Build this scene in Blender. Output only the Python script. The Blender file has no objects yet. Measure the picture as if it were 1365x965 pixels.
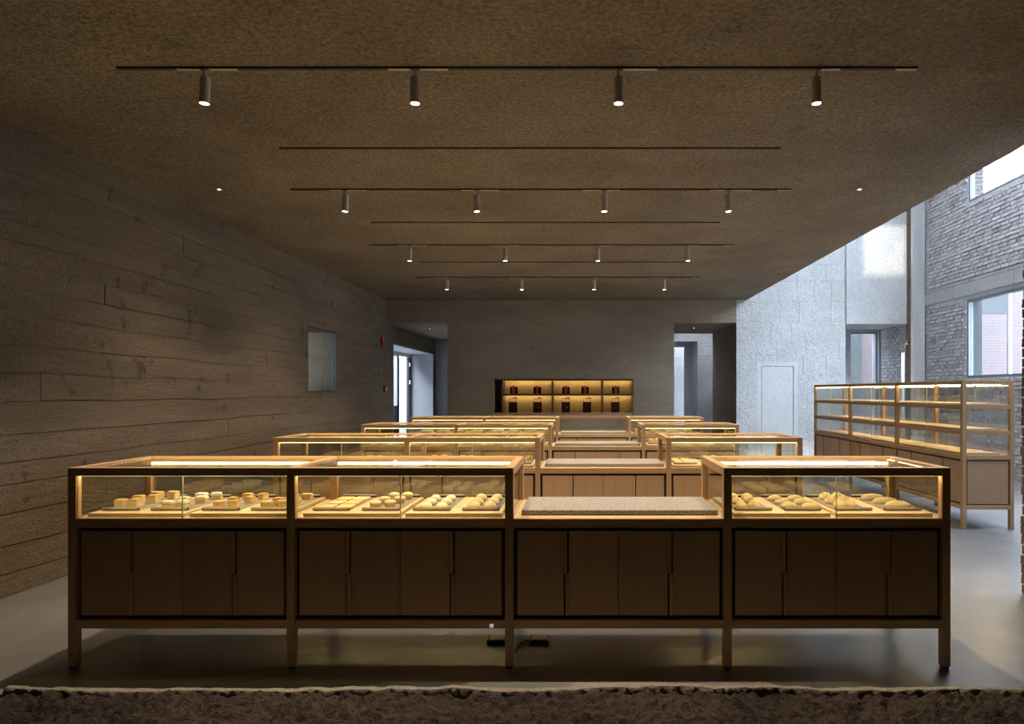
import bpy, bmesh, math, random
from mathutils import Vector, Matrix, noise

random.seed(7)
scene = bpy.context.scene
COL = scene.collection
PI = math.pi

# ------------------------------------------------------------------ camera, sky, sun, exposure
F_PX = 910.0                       # focal length in pixels of the 1365 px wide frame
VPX, VPY, EYE = 774.0, 523.0, 1.517
cd = bpy.data.cameras.new('camera')
cam = bpy.data.objects.new('camera', cd)
COL.objects.link(cam)
cam.location = (0, 0, EYE)
cam.rotation_euler = (PI / 2, 0, 0)
cd.sensor_width = 36.0
cd.lens = 36.0 * F_PX / 1365.0
cd.shift_x = -(VPX - 682.5) / 1365.0
cd.shift_y = (VPY - 482.5) / 1365.0
cd.clip_start = 0.05
scene.camera = cam

SKY = 19.5
world = bpy.data.worlds.new('overcast_sky')
scene.world = world
world.use_nodes = True
bg = world.node_tree.nodes['Background']
bg.inputs[0].default_value = (0.73, 0.84, 1.0, 1)
bg.inputs[1].default_value = SKY

sd = bpy.data.lights.new('sun', 'SUN')
sd.energy = 4.0
sd.angle = math.radians(2.5)
sd.color = (1.0, 0.93, 0.84)
sun = bpy.data.objects.new('sun', sd)
COL.objects.link(sun)
SUN_EL = math.radians(40)
sun.rotation_euler = Vector((0.0, math.cos(SUN_EL), -math.sin(SUN_EL))).to_track_quat('-Z', 'Y').to_euler()

scene.view_settings.view_transform = 'Standard'
scene.view_settings.look = 'None'
scene.view_settings.gamma = 1.0
scene.view_settings.use_curve_mapping = False
scene.view_settings.exposure = 0.0
scene.cycles.transparent_max_bounces = 40
scene.cycles.max_bounces = 10
scene.cycles.diffuse_bounces = 5
scene.cycles.sample_clamp_indirect = 6.0
scene.cycles.caustics_reflective = False
scene.cycles.caustics_refractive = False

SPOT_POWER = 230.0
LED_POWER = 44.0

# ------------------------------------------------------------------ materials
MATS = {}

def new_mat(name):
    m = bpy.data.materials.new(name)
    m.use_nodes = True
    MATS[name] = m
    nt = m.node_tree
    return m, nt, nt.nodes['Principled BSDF']

def node(nt, kind, **kw):
    n = nt.nodes.new(kind)
    for k, v in kw.items():
        setattr(n, k, v)
    return n

def coords(nt, scale=(1, 1, 1), out='Object'):
    tc = node(nt, 'ShaderNodeTexCoord')
    mp = node(nt, 'ShaderNodeMapping')
    mp.inputs['Scale'].default_value = scale
    nt.links.new(tc.outputs[out], mp.inputs['Vector'])
    return mp.outputs['Vector']

def noise_tex(nt, vec, scale, detail=4, rough=0.6):
    n = node(nt, 'ShaderNodeTexNoise')
    n.inputs['Scale'].default_value = scale
    n.inputs['Detail'].default_value = detail
    n.inputs['Roughness'].default_value = rough
    nt.links.new(vec, n.inputs['Vector'])
    return n.outputs['Fac']

def ramp(nt, fac, stops):
    r = node(nt, 'ShaderNodeValToRGB')
    el = r.color_ramp.elements
    while len(el) < len(stops):
        el.new(0.5)
    for e, (p, c) in zip(el, stops):
        e.position = p
        e.color = (*c, 1) if len(c) == 3 else c
    nt.links.new(fac, r.inputs['Fac'])
    return r.outputs['Color']

def mixc(nt, a, b, fac, mode='MIX'):
    m = node(nt, 'ShaderNodeMix', data_type='RGBA', blend_type=mode)
    for sock, v in ((m.inputs[0], fac), (m.inputs[6], a), (m.inputs[7], b)):
        if hasattr(v, 'links'):
            nt.links.new(v, sock)
        elif isinstance(v, (int, float)):
            sock.default_value = v
        else:
            sock.default_value = (*v, 1)
    return m.outputs[2]

def bump(nt, height, strength, dist, normal=None):
    b = node(nt, 'ShaderNodeBump')
    b.inputs['Strength'].default_value = strength
    b.inputs['Distance'].default_value = dist
    nt.links.new(height, b.inputs['Height'])
    if normal:
        nt.links.new(normal, b.inputs['Normal'])
    return b.outputs['Normal']

def concrete(name, dark, light, stretch=(1, 1, 1), rough=0.9, coarse=1.0, fine=1.0, pits=0.0, s_fine=40.0, s_coarse=7.0, s_pit=3.2, grain=0.62):
    m, nt, p = new_mat(name)
    v = coords(nt)
    vs = coords(nt, stretch)
    big = noise_tex(nt, vs, 0.9, 5, 0.65)
    c = ramp(nt, big, [(0.3, dark), (0.7, light)])
    small = noise_tex(nt, v, s_fine * 1.4, 3, 0.7)
    c = mixc(nt, c, ramp(nt, small, [(0.3, (grain,) * 3), (0.7, (1.74 - grain,) * 3)]), 0.8, 'MULTIPLY')
    hc = noise_tex(nt, vs, s_coarse, 5, 0.65)
    hf = noise_tex(nt, v, s_fine, 4, 0.7)
    n = bump(nt, hc, 0.7 * coarse, 0.03)
    n = bump(nt, hf, 0.8 * fine, 0.012, n)
    if pits:
        pv = noise_tex(nt, v, s_pit, 3, 0.75)
        pm = ramp(nt, pv, [(0.62, (1, 1, 1)), (0.72, (1 - pits,) * 3)])
        c = mixc(nt, c, pm, 1.0, 'MULTIPLY')
    nt.links.new(c, p.inputs['Base Color'])
    nt.links.new(n, p.inputs['Normal'])
    p.inputs['Roughness'].default_value = rough
    p.inputs['Specular IOR Level'].default_value = 0.25
    return m

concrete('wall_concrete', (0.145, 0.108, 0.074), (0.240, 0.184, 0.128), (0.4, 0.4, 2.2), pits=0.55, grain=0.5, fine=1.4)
concrete('ceiling_concrete', (0.210, 0.174, 0.132), (0.320, 0.270, 0.208), coarse=1.3, fine=1.9, pits=0.25, s_fine=24, grain=0.40)
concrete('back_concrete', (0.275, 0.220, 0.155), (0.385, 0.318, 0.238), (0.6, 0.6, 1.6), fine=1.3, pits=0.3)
concrete('pale_plaster', (0.56, 0.565, 0.56), (0.70, 0.70, 0.69), fine=1.6, coarse=1.2, s_fine=30)
concrete('smooth_plaster', (0.63, 0.64, 0.64), (0.75, 0.75, 0.745), fine=0.4, coarse=0.4, s_fine=50)
concrete('column_concrete', (0.50, 0.505, 0.50), (0.66, 0.66, 0.65), (3, 3, 0.4), fine=0.7)
concrete('lintel_concrete', (0.40, 0.40, 0.41), (0.56, 0.56, 0.57), fine=1.2)
concrete('mortar', (0.45, 0.45, 0.46), (0.62, 0.62, 0.63), fine=1.4)
concrete('rubble', (0.028, 0.020, 0.018), (0.118, 0.088, 0.073), coarse=2.0, fine=2.0, s_fine=48, s_coarse=20, pits=0.6, s_pit=16)  # wide dark range colours in the shade of crevices
concrete('mortar_crust', (0.19, 0.168, 0.145), (0.28, 0.25, 0.22), coarse=1.0, fine=1.0)
concrete('outside_pale', (0.058, 0.063, 0.066), (0.078, 0.083, 0.086), fine=0.3, coarse=0.3)
concrete('outside_ground', (0.08, 0.08, 0.08), (0.12, 0.12, 0.12), fine=0.3)
concrete('court_pale', (0.40, 0.40, 0.41), (0.47, 0.47, 0.48), fine=0.6)
concrete('court_white', (0.17, 0.17, 0.175), (0.22, 0.22, 0.225), fine=0.6)

# polished floor
m, nt, p = new_mat('floor_concrete')
v = coords(nt)
c = ramp(nt, noise_tex(nt, v, 0.55, 6, 0.62), [(0.3, (0.175, 0.173, 0.172)), (0.7, (0.27, 0.268, 0.268))])
c = mixc(nt, c, ramp(nt, noise_tex(nt, v, 90, 2, 0.6), [(0.3, (0.85,) * 3), (0.7, (1.05,) * 3)]), 0.6, 'MULTIPLY')
nt.links.new(c, p.inputs['Base Color'])
nt.links.new(ramp(nt, noise_tex(nt, v, 1.7, 4), [(0.3, (0.27,) * 3), (0.7, (0.42,) * 3)]), p.inputs['Roughness'])
nt.links.new(bump(nt, noise_tex(nt, v, 5, 3), 0.15, 0.01), p.inputs['Normal'])
p.inputs['Specular IOR Level'].default_value = 0.45

# timber, grain along the longest direction is close enough with stretched noise
def wood(name, dark, light, rough=0.5, stretch=(30, 30, 2)):
    m, nt, p = new_mat(name)
    v = coords(nt, stretch)
    g = noise_tex(nt, v, 1.2, 5, 0.6)
    c = ramp(nt, g, [(0.3, dark), (0.7, light)])
    oi = node(nt, 'ShaderNodeObjectInfo')
    c = mixc(nt, c, ramp(nt, oi.outputs['Random'], [(0.0, (0.90,) * 3), (1.0, (1.06,) * 3)]), 1.0, 'MULTIPLY')
    nt.links.new(c, p.inputs['Base Color'])
    nt.links.new(bump(nt, g, 0.06, 0.004), p.inputs['Normal'])
    p.inputs['Roughness'].default_value = rough
    p.inputs['Specular IOR Level'].default_value = 0.35
wood('oak_upright', (0.40, 0.250, 0.130), (0.50, 0.325, 0.180))
wood('oak_along', (0.40, 0.250, 0.130), (0.50, 0.325, 0.180), stretch=(2, 30, 30))
wood('oak_door', (0.41, 0.262, 0.155), (0.455, 0.295, 0.175), 0.42)
wood('oak_board', (0.55, 0.40, 0.24), (0.66, 0.50, 0.32), 0.45, (3, 40, 40))
wood('oak_gap_shade', (0.045, 0.028, 0.016), (0.065, 0.040, 0.024), 0.6)  # near-black brown stands in for the shade in the gaps round the doors
wood('niche_oak', (0.36, 0.245, 0.12), (0.43, 0.30, 0.155), 0.5, (3, 30, 30))
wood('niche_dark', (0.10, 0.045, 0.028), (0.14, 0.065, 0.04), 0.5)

def plain(name, col, rough=0.5, metal=0.0, emit=0.0, spec=0.5, vary=0.0, bumpy=0.0, bscale=60):
    m, nt, p = new_mat(name)
    p.inputs['Base Color'].default_value = (*col, 1)
    p.inputs['Roughness'].default_value = rough
    p.inputs['Metallic'].default_value = metal
    p.inputs['Specular IOR Level'].default_value = spec
    v = coords(nt)
    if vary:
        f = noise_tex(nt, v, bscale * 0.5, 3)
        c = ramp(nt, f, [(0.3, tuple(x * (1 - vary) for x in col)), (0.7, tuple(min(1, x * (1 + vary)) for x in col))])
        nt.links.new(c, p.inputs['Base Color'])
    if bumpy:
        nt.links.new(bump(nt, noise_tex(nt, v, bscale, 3), bumpy, 0.004), p.inputs['Normal'])
    if emit:
        p.inputs['Emission Color'].default_value = (*col, 1)
        p.inputs['Emission Strength'].default_value = emit
    return m

plain('black_metal', (0.018, 0.017, 0.017), 0.45)
plain('track_black', (0.014, 0.012, 0.011), 0.6)
plain('track_brown', (0.045, 0.036, 0.028), 0.7)
plain('track_cover', (0.55, 0.50, 0.42), 0.6)
plain('lamp_grey', (0.50, 0.475, 0.46), 0.45, 0.1)
plain('lens_glow', (1.0, 0.86, 0.68), 0.5, emit=40)
plain('tiny_lamp_glow', (1.0, 0.9, 0.75), 0.5, emit=12)
plain('led_glow', (1.0, 0.75, 0.33), 0.5, emit=LED_POWER)
plain('front_led_glow', (1.0, 0.75, 0.33), 0.5, emit=24.0)
plain('niche_led_glow', (1.0, 0.80, 0.34), 0.5, emit=34.0)
plain('paper', (0.33, 0.275, 0.225), 0.8, vary=0.10, bscale=30)
plain('paper_core', (0.10, 0.045, 0.035), 0.8)
plain('window_metal', (0.16, 0.185, 0.205), 0.45)
plain('door_white', (0.60, 0.61, 0.64), 0.5, vary=0.03, bscale=4)
plain('door_dark', (0.06, 0.075, 0.10), 0.5)
plain('alarm_red', (0.42, 0.03, 0.03), 0.45)
plain('brass', (0.70, 0.45, 0.12), 0.3, 0.9)
plain('tube_white', (0.75, 0.77, 0.80), 0.4)
plain('badge_white', (0.75, 0.76, 0.85), 0.4)
plain('badge_ring', (0.72, 0.74, 0.95), 0.4, emit=0.7)
plain('badge_blue', (0.10, 0.12, 0.45), 0.4)
plain('bag_black', (0.022, 0.012, 0.011), 0.9, spec=0.1, bumpy=0.1)
plain('bag_maroon', (0.040, 0.013, 0.010), 0.9, spec=0.1, bumpy=0.1)
plain('band_red', (0.36, 0.030, 0.020), 0.55)
plain('cord_black', (0.012, 0.010, 0.009), 0.6)
plain('hinge_steel', (0.5, 0.52, 0.55), 0.3, 0.9)
plain('glass_edge', (0.78, 0.80, 0.60), 0.3)
plain('rubber', (0.02, 0.02, 0.02), 0.8)

# granite slab
m, nt, p = new_mat('granite')
v = coords(nt)
c = ramp(nt, noise_tex(nt, v, 95, 3, 0.85), [(0.32, (0.05, 0.042, 0.037)), (0.45, (0.22, 0.20, 0.185)), (0.58, (0.36, 0.33, 0.305)), (0.72, (0.62, 0.59, 0.56))])
nt.links.new(c, p.inputs['Base Color'])
p.inputs['Roughness'].default_value = 0.6
nt.links.new(bump(nt, noise_tex(nt, v, 120, 2), 0.25, 0.004), p.inputs['Normal'])

# brick, dusted grey indoors; warm brown for the pier; far brick outside drawn by the brick node
def brick_mat(name, a, b, dust):
    m, nt, p = new_mat(name)
    v = coords(nt)
    oi = node(nt, 'ShaderNodeObjectInfo')
    c = ramp(nt, oi.outputs['Random'], [(0.0, a), (1.0, b)])
    geo = node(nt, 'ShaderNodeNewGeometry')
    wv = geo.outputs['Position']
    d = ramp(nt, noise_tex(nt, wv, 6, 4, 0.7), [(0.38, (0, 0, 0)), (0.62, (1, 1, 1))])
    c = mixc(nt, c, dust, d)
    c = mixc(nt, c, ramp(nt, noise_tex(nt, wv, 45, 3, 0.7), [(0.3, (0.7,) * 3), (0.7, (1.15,) * 3)]), 0.8, 'MULTIPLY')
    nt.links.new(c, p.inputs['Base Color'])
    nt.links.new(bump(nt, noise_tex(nt, wv, 30, 4, 0.7), 0.9, 0.015), p.inputs['Normal'])
    p.inputs['Roughness'].default_value = 0.9
brick_mat('brick_grey', (0.42, 0.365, 0.375), (0.55, 0.515, 0.53), (0.62, 0.61, 0.63))
brick_mat('brick_red', (0.080, 0.046, 0.043), (0.105, 0.070, 0.066), (0.115, 0.098, 0.097))
brick_mat('brick_warm', (0.16, 0.085, 0.06), (0.24, 0.14, 0.10), (0.17, 0.13, 0.10))

m, nt, p = new_mat('outside_brick')
v = coords(nt)
bt = node(nt, 'ShaderNodeTexBrick')
bt.inputs['Color1'].default_value = (0.120, 0.078, 0.076, 1)
bt.inputs['Color2'].default_value = (0.100, 0.076, 0.076, 1)
bt.inputs['Mortar'].default_value = (0.115, 0.105, 0.107, 1)
bt.inputs['Scale'].default_value = 1.0
bt.inputs['Brick Width'].default_value = 0.25
bt.inputs['Row Height'].default_value = 0.075
bt.inputs['Mortar Size'].default_value = 0.012
mp2 = node(nt, 'ShaderNodeMapping')
mp2.inputs['Rotation'].default_value = (PI / 2, 0, 0)
nt.links.new(v, mp2.inputs['Vector'])
nt.links.new(mp2.outputs['Vector'], bt.inputs['Vector'])
nt.links.new(bt.outputs['Color'], p.inputs['Base Color'])
p.inputs['Roughness'].default_value = 0.9

# clear panes
def pane_mat(name, tint, refl_ior=1.5, gain=1.0, frost=0.0):
    m = bpy.data.materials.new(name)
    m.use_nodes = True
    MATS[name] = m
    nt = m.node_tree
    nt.nodes.clear()
    out = node(nt, 'ShaderNodeOutputMaterial')
    tr = node(nt, 'ShaderNodeBsdfTransparent')
    tr.inputs[0].default_value = (*tint, 1)
    gl = node(nt, 'ShaderNodeBsdfGlossy')
    gl.inputs['Roughness'].default_value = 0.0
    lw = node(nt, 'ShaderNodeLayerWeight')
    lw.inputs['Blend'].default_value = 0.5
    pw = node(nt, 'ShaderNodeMath', operation='POWER')
    nt.links.new(lw.outputs['Facing'], pw.inputs[0])
    pw.inputs[1].default_value = 5.0
    ma = node(nt, 'ShaderNodeMath', operation='MULTIPLY_ADD')
    nt.links.new(pw.outputs[0], ma.inputs[0])
    ma.inputs[1].default_value = 0.95
    ma.inputs[2].default_value = 0.045 * gain
    mx = node(nt, 'ShaderNodeMixShader')
    nt.links.new(ma.outputs[0], mx.inputs[0])
    nt.links.new(tr.outputs[0], mx.inputs[1])
    nt.links.new(gl.outputs[0], mx.inputs[2])
    res = mx.outputs[0]
    if frost:
        df = node(nt, 'ShaderNodeBsdfTranslucent')
        df.inputs[0].default_value = (0.75, 0.78, 0.82, 1)
        m2 = node(nt, 'ShaderNodeMixShader')
        m2.inputs[0].default_value = frost
        nt.links.new(res, m2.inputs[1])
        nt.links.new(df.outputs[0], m2.inputs[2])
        res = m2.outputs[0]
    nt.links.new(res, out.inputs[0])
    return m
pane_mat('clear_glass', (0.97, 0.985, 0.965), gain=2.8)
pane_mat('window_glass', (0.93, 0.96, 0.98))
pane_mat('frosted_glass', (0.8, 0.85, 0.9), frost=0.8)

# breads: crust browns towards each piece's own top
def bread_mat(name, side, top, lo=0.35, hi=0.85, spots=None, bumpy=0.25):
    m, nt, p = new_mat(name)
    tc = node(nt, 'ShaderNodeTexCoord')
    sx = node(nt, 'ShaderNodeSeparateXYZ')
    nt.links.new(tc.outputs['Generated'], sx.inputs[0])
    vv = tc.outputs['Object']
    n1 = noise_tex(nt, vv, 40, 3)
    ad = node(nt, 'ShaderNodeMath', operation='MULTIPLY_ADD')
    nt.links.new(n1, ad.inputs[0])
    ad.inputs[1].default_value = 0.5
    nt.links.new(sx.outputs['Z'], ad.inputs[2])
    c = ramp(nt, ad.outputs[0], [(lo + 0.25, side), (hi + 0.25, top)])
    if spots:
        s = ramp(nt, noise_tex(nt, vv, 75, 2), [(0.60, (0, 0, 0)), (0.66, (1, 1, 1))])
        c = mixc(nt, c, spots, s)
    nt.links.new(c, p.inputs['Base Color'])
    nt.links.new(bump(nt, noise_tex(nt, vv, 90, 3), bumpy, 0.006), p.inputs['Normal'])
    p.inputs['Roughness'].default_value = 0.65
    p.inputs['Specular IOR Level'].default_value = 0.3
bread_mat('sponge', (0.84, 0.68, 0.42), (0.76, 0.52, 0.24), 0.7, 0.95)
bread_mat('cream_slice', (0.76, 0.62, 0.34), (0.92, 0.88, 0.76), 0.55, 0.75)
bread_mat('toffee', (0.80, 0.60, 0.32), (0.70, 0.44, 0.18), 0.5, 0.9)
bread_mat('raisin', (0.76, 0.56, 0.24), (0.72, 0.50, 0.20), 0.5, 0.9, (0.16, 0.07, 0.03))
bread_mat('cracker', (0.66, 0.44, 0.18), (0.76, 0.55, 0.26), 0.3, 0.6, (0.62, 0.40, 0.16))
bread_mat('tart', (0.76, 0.56, 0.30), (0.82, 0.68, 0.40), 0.5, 0.8)
bread_mat('white_bun', (0.84, 0.74, 0.52), (0.88, 0.80, 0.60), 0.4, 0.9)
bread_mat('golden_bun', (0.86, 0.72, 0.46), (0.80, 0.60, 0.30), 0.45, 0.95)
bread_mat('crusty', (0.84, 0.68, 0.40), (0.74, 0.50, 0.22), 0.4, 0.95, bumpy=0.5)

# ------------------------------------------------------------------ mesh helpers
def props(o, label=None, cat=None, group=None, kind=None):
    if label: o['label'] = label
    if cat: o['category'] = cat
    if group: o['group'] = group
    if kind: o['kind'] = kind
    return o

def link(name, me, parent=None, loc=(0, 0, 0), rot=(0, 0, 0)):
    o = bpy.data.objects.new(name, me)
    COL.objects.link(o)
    o.parent = parent
    o.location = loc
    o.rotation_euler = rot
    return o

def thing(name, label, cat, loc=(0, 0, 0), rotz=0.0, group=None, kind=None):
    o = link(name, None, None, loc, (0, 0, rotz))
    return props(o, label, cat, group, kind)

def bm_mesh(name, bm, mat, smooth=False):
    me = bpy.data.meshes.new(name)
    bmesh.ops.recalc_face_normals(bm, faces=bm.faces)
    bm.to_mesh(me)
    bm.free()
    mats = mat if isinstance(mat, (list, tuple)) else [mat]
    for x in mats:
        me.materials.append(MATS[x])
    if smooth:
        for pl in me.polygons:
            pl.use_smooth = True
    return me

def add_box(bm, a, b, mi=0):
    vs = [bm.verts.new((x, y, z)) for z in (a[2], b[2]) for y in (a[1], b[1]) for x in (a[0], b[0])]
    fs = []
    for f in ((0, 2, 3, 1), (4, 5, 7, 6), (0, 1, 5, 4), (2, 6, 7, 3), (0, 4, 6, 2), (1, 3, 7, 5)):
        fc = bm.faces.new([vs[i] for i in f])
        fc.material_index = mi
        fs.append(fc)
    return vs

BOXES = {}
def box(name, a, b, mat, parent=None, bevel=0.0):
    """One box from corner a to corner b; alike boxes share their mesh."""
    d = tuple(round(q - p_, 4) for p_, q in zip(a, b))
    key = (d, mat, bevel)
    if key not in BOXES:
        bm = bmesh.new()
        add_box(bm, tuple(-x / 2 for x in d), tuple(x / 2 for x in d))
        if bevel:
            bmesh.ops.bevel(bm, geom=bm.edges[:], offset=bevel, segments=1, affect='EDGES')
        BOXES[key] = bm_mesh(name, bm, mat)
    return link(name, BOXES[key], parent, tuple((p_ + q) / 2 for p_, q in zip(a, b)))

def lathe(bm, prof, seg=16, center=(0, 0, 0), mi=0, cap=True):
    rings = []
    for r, z in prof:
        rings.append([bm.verts.new((center[0] + r * math.cos(2 * PI * i / seg), center[1] + r * math.sin(2 * PI * i / seg), center[2] + z)) for i in range(seg)])
    for a, b in zip(rings, rings[1:]):
        for i in range(seg):
            f = bm.faces.new((a[i], a[(i + 1) % seg], b[(i + 1) % seg], b[i]))
            f.material_index = mi
    if cap:
        for r in (rings[0], rings[-1]):
            f = bm.faces.new(r)
            f.material_index = mi

def tube(bm, pts, r, seg=8):
    pts = [Vector(p_) for p_ in pts]
    rings = []
    for i, p_ in enumerate(pts):
        t = (pts[min(i + 1, len(pts) - 1)] - pts[max(i - 1, 0)]).normalized()
        up = Vector((0, 0, 1)) if abs(t.z) < 0.9 else Vector((1, 0, 0))
        u = t.cross(up).normalized()
        w = t.cross(u).normalized()
        rings.append([bm.verts.new(p_ + r * (math.cos(2 * PI * k / seg) * u + math.sin(2 * PI * k / seg) * w)) for k in range(seg)])
    for a, b in zip(rings, rings[1:]):
        for k in range(seg):
            bm.faces.new((a[k], a[(k + 1) % seg], b[(k + 1) % seg], b[k]))
    bm.faces.new(rings[0])
    bm.faces.new(rings[-1])

def copy_tree(o, parent=None):
    c = o.copy()
    COL.objects.link(c)
    c.parent = parent
    for ch in list(o.children):
        copy_tree(ch, c)
    return c

def subtract(r, h):
    """Rectangle r minus rectangle h, both (u0, u1, v0, v1)."""
    u0, u1, v0, v1 = r
    a0, a1, b0, b1 = h
    if a0 >= u1 or a1 <= u0 or b0 >= v1 or b1 <= v0:
        return [r]
    out = []
    if b0 > v0: out.append((u0, u1, v0, b0))
    if b1 < v1: out.append((u0, u1, b1, v1))
    m0, m1 = max(v0, b0), min(v1, b1)
    if a0 > u0: out.append((u0, a0, m0, m1))
    if a1 < u1: out.append((a1, u1, m0, m1))
    return out

def minus(rects, holes):
    for h in holes:
        rects = [q for r in rects for q in subtract(r, h)]
    return rects

def wall(name, axis, face, back, u, z, mat, holes=(), boards=None, seed=1, label=None, ripple=0.0):
    """Solid wall whose front lies at `face` and back at `back` along `axis`; holes go right through.
    boards = (course height, board length, step) adds the cast relief of the shuttering on the front."""
    rnd = random.Random(seed)
    bm = bmesh.new()
    fixed = [z[0], z[1]] + [e for h in holes for e in h[2:]]
    def put(r, f0, f1):
        if axis == 'x':
            return add_box(bm, (min(f0, f1), r[0], r[2]), (max(f0, f1), r[1], r[3]))
        elif axis == 'y':
            return add_box(bm, (r[0], min(f0, f1), r[2]), (r[1], max(f0, f1), r[3]))
        else:
            return add_box(bm, (r[0], r[2], min(f0, f1)), (r[1], r[3], max(f0, f1)))
    s = 1 if back > face else -1
    for r in minus([(u[0], u[1], z[0], z[1])], holes):
        put(r, face + (0.018 * s if boards else 0), back)
    if boards:
        ch, bl, step = boards
        zz = z[0]
        while zz < z[1] - 0.02:
            h = min(ch * rnd.uniform(0.75, 1.25), z[1] - zz)
            uu = u[0] - rnd.uniform(0, bl)
            while uu < u[1]:
                l = bl * rnd.uniform(0.6, 1.4)
                r = (max(uu, u[0]), min(uu + l, u[1]), zz, zz + h)
                if r[1] - r[0] > 0.02:
                    g = 0.0045
                    r = (r[0] + g * 0.6, r[1] - g * 0.6, r[2] + g * rnd.uniform(0.4, 1.6), r[3] - g * rnd.uniform(0.4, 1.6))
                    off = rnd.uniform(0, step)
                    for q in minus([r], holes):
                        nch = max(1, int((q[1] - q[0]) / 0.4)) if ripple else 1
                        for c_ in range(nch):
                            qa = q[0] + (q[1] - q[0]) * c_ / nch
                            qb = q[0] + (q[1] - q[0]) * (c_ + 1) / nch
                            for v_ in put((qa, qb, q[2], q[3]), face + s * off, face + 0.0185 * s):
                                if ripple and not any(abs(v_.co.z - e_) < 0.03 for e_ in fixed):
                                    uu_ = v_.co.y if axis == 'x' else v_.co.x
                                    v_.co.z += ripple * noise.noise(Vector((uu_ * 0.8, v_.co.z * 0.5, seed))) + ripple * 0.35 * noise.noise(Vector((uu_ * 3.1, v_.co.z * 2, seed)))
                uu += l
            zz += h
    o = link(name, bm_mesh(name, bm, mat))
    return props(o, label, None, None, 'structure')

# ------------------------------------------------------------------ the setting
XL, XE, XB = -4.25, 3.63, 7.42          # left wall, ceiling edge, brick wall
YB = 14.94                              # back wall
ZC, ZR = 3.537, 7.2                     # ceiling, roof over the tall void
ZH = 3.04                               # heads of the two back openings

wall('floor', 'z', 0.0, -0.25, (-8.6, 8.0), (-4, 27), 'floor_concrete', label='polished grey concrete floor')
wall('ground', 'z', -0.02, -0.3, (8.0, 26), (-4, 40), 'outside_ground', label='paved ground outside the windows')

# left wall with the small window and the doorway far back
W1 = (10.65, 11.90, 1.52, 2.56)
D1 = (15.47, 19.62, 0.0, 2.62)
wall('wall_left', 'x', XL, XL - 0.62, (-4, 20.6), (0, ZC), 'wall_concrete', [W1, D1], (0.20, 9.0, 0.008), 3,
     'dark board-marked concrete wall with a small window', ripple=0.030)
# back wall block with the bag niche cut in
NX0, NX1, NZ0, NZ1 = -1.925, 1.155, 1.01, 1.815
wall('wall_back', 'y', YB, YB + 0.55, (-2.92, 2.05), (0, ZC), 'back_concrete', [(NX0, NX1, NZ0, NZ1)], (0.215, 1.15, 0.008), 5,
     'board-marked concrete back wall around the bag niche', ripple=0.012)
wall('wall_back_core', 'y', YB + 0.55, 20.5, (-2.92, 2.05), (0, ZC), 'smooth_plaster', label='unseen mass behind the bag niche, pale to bounce light')  # hidden sides made pale to bounce light into the passage
wall('wall_back_header_left', 'y', YB, 20.6, (XL, -2.92), (ZH, ZC), 'back_concrete', (), (0.25, 1.3, 0.004), 6, 'concrete header over the passage with the glass door')
wall('wall_passage_left', 'y', 20.0, 20.6, (XL, -2.92), (0, ZH), 'lintel_concrete', (), (0.2, 1.0, 0.004), 7, 'end wall of the passage with the glass door')
wall('wall_back_header_right', 'y', YB, 17.7, (2.05, 3.41), (ZH, ZR), 'back_concrete', (), (0.25, 0.9, 0.004), 8, 'concrete header over the daylit passage')
DP = (3.955, 4.665, 0.0, 2.09)
wall('wall_back_plaster', 'y', YB, 17.6, (3.41, 5.80), (0, ZR), 'pale_plaster', [(3.86, 4.76, 0.0, 2.19)], (0.42, 0.62, 0.004), 9,
     'pale rough plaster wall with a flush door')
wall('trim_1', 'y', YB + 0.004, YB + 0.3, (3.86, 4.76), (0, 2.19), 'smooth_plaster', [DP], label='smooth plaster band around the flush door')
wall('door_1', 'y', YB + 0.010, YB + 0.06, (3.967, 4.653), (0.005, 2.078), 'smooth_plaster', label='flush plaster-coloured door')
wall('door_1_recess', 'y', YB + 0.08, YB + 0.3, (3.86, 4.76), (0.0, 2.19), 'smooth_plaster', label='back of the flush door recess')
wall('wall_back_lintel', 'y', YB - 0.05, 16.2, (5.80, 7.12), (3.01, ZR), 'pale_plaster', (), None, 11, 'pale plaster wall above the tall rear window')
# recess with the tall window
W4 = (6.41, 7.08, 0.12, 2.95)
wall('wall_recess', 'y', 16.2, 16.6, (5.80, 7.30), (0, 3.4), 'lintel_concrete', [W4], label='rear wall of the recess with the tall window')
wall('wall_recess_side', 'x', 7.12, 7.8, (15.0, 16.2), (0, 3.4), 'mortar', label='rough wall at the side of the window recess')
# column in the corner
bm = bmesh.new()
add_box(bm, (7.12, 14.70, 0), (7.42, 15.0, ZR))
bmesh.ops.bevel(bm, geom=[e for e in bm.edges if abs((e.verts[0].co - e.verts[1].co).z) > 1], offset=0.012, segments=2, affect='EDGES')
props(link('column', bm_mesh('column', bm, 'column_concrete')), 'pale concrete corner column against the brick wall', None, None, 'structure')

wall('trim_4', 'x', 7.112, 7.122, (14.715, 14.95), (0, ZR), 'wall_concrete', label='dark strip on the side of the corner column')

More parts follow.
